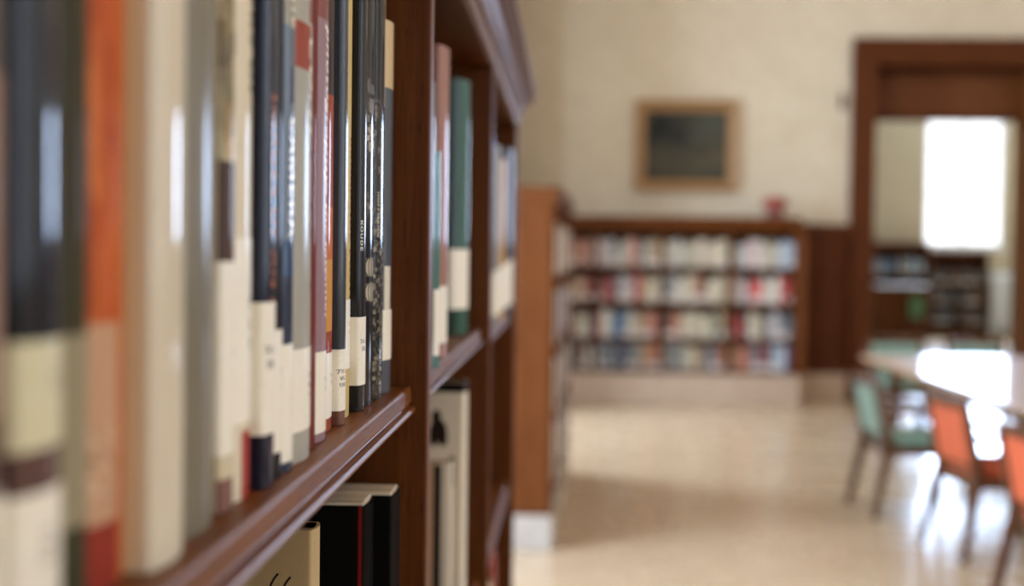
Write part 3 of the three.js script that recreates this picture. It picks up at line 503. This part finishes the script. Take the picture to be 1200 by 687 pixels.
// ---------------------------------------------------------------- table and chairs
{
  const o = thing('reading_table', 'long light-topped reading table with dark wood apron and legs', 'table', [3.0, 0, -8.0]);
  const x0 = -0.72, x1 = 0.78, z0 = -3.2, z1 = 3.6;
  part('tabletop', box(x0, x1, 0.712, 0.75, z0, z1, 'z', 0.012), M.tableWood, o);
  part('apron', merge([box(x0 + 0.2, x0 + 0.23, 0.61, 0.712, z0 + 0.12, z1 - 0.12, 'z'), box(x1 - 0.23, x1 - 0.2, 0.61, 0.712, z0 + 0.12, z1 - 0.12, 'z'), box(x0 + 0.23, x1 - 0.23, 0.61, 0.712, z0 + 0.1, z0 + 0.13), box(x0 + 0.23, x1 - 0.23, 0.61, 0.712, z1 - 0.13, z1 - 0.1)]), M.chairWood, o);
  for (const x of [x0 + 0.24, x1 - 0.24]) for (const z of [z0 + 0.14, 0.05, z1 - 0.14]) part('leg', bar([x, 0, z], [x, 0.7, z], 0.055, 0.055, 0.085, 0.085), M.chairWood, o);
}
// faces +x; origin on the floor under the seat
function chair(label, mat, pos, turn, group) {
  const o = thing('reading_chair', label, 'chair', pos, turn, group), w = 0.235, wd = M.chairWood;
  for (const s of [-1, 1]) {
    const back = part('rear_leg', merge([bar([-0.31, 0, s * (w + 0.035)], [-0.225, 0.43, s * w], 0.036, 0.034, 0.05, 0.044), bar([-0.225, 0.42, s * w], [-0.3, 0.795, s * (w - 0.005)], 0.05, 0.044, 0.042, 0.04)]), wd, o);
    part('front_leg', bar([0.25, 0, s * (w + 0.012)], [0.235, 0.4, s * (w + 0.005)], 0.028, 0.028, 0.046, 0.046), wd, o);
    part('arm_support', bar([0.13, 0.4, s * (w + 0.012)], [0.1, 0.61, s * (w + 0.02)], 0.034, 0.028, 0.028, 0.024), wd, o);
    part('armrest', merge([bar([-0.262, 0.615, s * w], [-0.05, 0.628, s * (w + 0.018)], 0.03, 0.04, 0.028, 0.046, 'x'), bar([-0.06, 0.628, s * (w + 0.018)], [0.15, 0.61, s * (w + 0.022)], 0.028, 0.046, 0.03, 0.05, 'x')]), wd, o);
  }
  part('seat_frame', merge([box(-0.23, 0.26, 0.36, 0.415, -w - 0.02, -w + 0.012, 'x', 0.004), box(-0.23, 0.26, 0.36, 0.415, w - 0.012, w + 0.02, 'x', 0.004), box(0.225, 0.258, 0.36, 0.415, -w, w, 'z', 0.004), box(-0.23, -0.2, 0.36, 0.415, -w, w, 'z', 0.004)]), wd, o);
  const cush = new RoundedBoxGeometry(0.47, 0.075, 0.46, 5, 0.03), p = cush.attributes.position;
  for (let i = 0; i < p.count; i++) if (p.getY(i) > 0) p.setY(i, p.getY(i) + 0.02 * (1 - (p.getX(i) / 0.235) ** 2) * (1 - (p.getZ(i) / 0.23) ** 2));
  cush.computeVertexNormals();
  part('seat', metric(cush.translate(0.02, 0.442, 0), 'x'), mat, o);
  const pad = new RoundedBoxGeometry(0.05, 0.29, 0.4, 5, 0.022), b = pad.attributes.position;
  for (let i = 0; i < b.count; i++) b.setX(i, b.getX(i) - 0.03 * (1 - (b.getZ(i) / 0.2) ** 2));
  pad.computeVertexNormals();
  part('backrest', metric(pad.rotateZ(R(11)).translate(-0.252, 0.615, 0), 'y'), mat, o);
  part('top_rail', merge([bar([-0.298, 0.782, -w - 0.012], [-0.322, 0.79, 0], 0.03, 0.05, 0.03, 0.056, 'z'), bar([-0.322, 0.79, 0], [-0.298, 0.782, w + 0.012], 0.03, 0.056, 0.03, 0.05, 'z')]), wd, o);
  part('lower_rail', bar([-0.236, 0.465, -w], [-0.236, 0.465, w], 0.024, 0.03, 0.024, 0.03), wd, o);
  return o;
}
const CH = 'padded chairs along the reading table';
chair('green padded wooden armchair at the side of the table, beyond the red chairs', M.green, [2.05, 0, -8.5], R(5), CH);
chair('red padded wooden armchair next to the green one at the table', M.red, [2.22, 0, -7.35], R(8), CH);
chair('red padded wooden armchair farthest along the table from the green one', M.red, [2.19, 0, -6.0], R(6), CH);
chair('green padded wooden armchair at the table end by the bookcase side', M.green, [2.84, 0, -12.2], -Math.PI / 2, CH);
chair('green padded wooden armchair at the table end by the doorway side', M.green, [3.52, 0, -12.2], -Math.PI / 2, CH);
chair('pale blue padded wooden armchair on the doorway side of the table', M.blueVinyl, [4.2, 0, -10.5], Math.PI, CH);

// ---------------------------------------------------------------- the room beyond the doorway
const farCase = thing('bookcase', 'dark bookcase full of dark books under the bright window', 'bookcase', [6.95, 0, -27.7], -Math.PI / 2);
bookcase(farCase, [0, 0.55, 1.1], [1.4, 1.02, 0.64, 0.26], { depth: 0.36, top: 1.58, height: 1.66, plinth: 0.1, mat: M.mahogany, plinthMat: M.mahogany, proj: 0.02, endOver: 0.01 });
const farShelf = thing('bookcase', 'dark bookcase with pale blue books and a bright shelf board in the room beyond', 'bookcase', [5.75, 0, -27.7], -Math.PI / 2);
bookcase(farShelf, [0, 0.58, 1.16], [1.22, 0.82, 0.4], { depth: 0.36, top: 1.72, height: 1.82, plinth: 0.1, mat: M.mahogany, plinthMat: M.mahogany, proj: 0.02, endOver: 0.01 });
for (const y of [1.02, 0.64, 0.26]) for (const b of [0, 0.55]) for (let x = 6.95 + b + 0.035; x < 6.95 + b + 0.55 - 0.1;) x += shelfBook(['black', 'black', 'navy', 'brown', 'black', 'slate'][Math.floor(rnd() * 6)], `BOOK, ${y > 1 ? 'second' : y > 0.5 ? 'third' : 'bottom'} shelf, dark bookcase under the window`, 'dark books under the window', [x, y, -27.73], -Math.PI / 2) + 0.012;
for (const b of [0, 0.58]) for (let x = 5.75 + b + 0.035; x < 5.75 + b + 0.5;) x += shelfBook(['sky', 'lilac', 'slate', 'sky', 'blue'][Math.floor(rnd() * 5)], 'BOOK on the dark shelves of the room beyond', 'pale books in the room beyond', [x, 1.22, -27.73], -Math.PI / 2) + 0.004;
{
  const o = thing('desk', 'pale-topped desk in the dark corner of the room beyond the doorway', 'desk', [6.25, 0, -26.7]);
  part('desktop', box(-0.6, 0.35, 0.98, 1.02, -0.3, 0.3, 'x', 0.008), M.whitePaint, o);
  part('front_panel', box(-0.58, 0.33, 0.1, 0.98, 0.2, 0.23, 'x'), M.mahogany, o);
  for (const x of [-0.58, 0.29]) part('side_panel', box(x, x + 0.04, 0, 0.98, -0.28, 0.2, 'y'), M.mahogany, o);
}
{
  const o = thing('notice', 'small green notice board standing against the dark desk', 'notice', [6.35, 0, -26.3]);
  part('board', new RoundedBoxGeometry(0.26, 0.4, 0.02, 2, 0.008).translate(0, 0.62, 0), new THREE.MeshStandardMaterial({ color: lin(0.06, 0.15, 0.05), roughness: 0.6 }), o);
  for (const x of [-0.1, 0.1]) part('leg', bar([x, 0, 0], [x, 0.46, 0], 0.02, 0.02), M.iron, o);
}
{
  const o = thing('radiator', 'white ribbed radiator beside the bookcase in the room beyond', 'radiator', [8.36, 0, -27.9]);
  for (let i = 0; i < 5; i++) part('rib', new RoundedBoxGeometry(0.07, 1.12, 0.14, 2, 0.03).translate(-0.17 + i * 0.085, 0.68, 0), M.whitePaint, o);
  part('pipe', new THREE.CylinderGeometry(0.02, 0.02, 0.5, 12).rotateZ(Math.PI / 2).translate(0, 0.2, 0), M.whitePaint, o);
  for (const x of [-0.17, 0.17]) part('foot', bar([x, 0, 0], [x, 0.16, 0], 0.05, 0.1), M.whitePaint, o);
}
// ---------------------------------------------------------------- pendant lamps of the reading room, above the picture
const opal = new THREE.MeshStandardMaterial({ color: 0xfff0d8, emissive: lin(1.0, 0.66, 0.34), emissiveIntensity: 3, roughness: 0.4 });
for (const x of [2.2, 6.2]) for (const z of [-11, -6.5, -2, 2.5]) {
  const o = thing('pendant_lamp', 'opal globe pendant lamp hanging from the ceiling', 'lamp', [x, 4.35, z], 0, 'pendant lamps over the reading room');
  part('globe', new THREE.SphereGeometry(0.16, 24, 16), opal, o);
  part('rod', new THREE.CylinderGeometry(0.01, 0.01, 0.9, 8).translate(0, 0.6, 0), M.iron, o);
  part('collar', new THREE.CylinderGeometry(0.06, 0.08, 0.06, 16).translate(0, 0.17, 0), M.iron, o);
  const l = new THREE.PointLight(lin(1.0, 0.56, 0.22), 2.2, 0, 2); l.castShadow = true; l.shadow.radius = 6; l.position.set(x, 4.35, z); l.name = 'lamp_glow'; scene.add(l);
}
renderer.render(scene, camera);
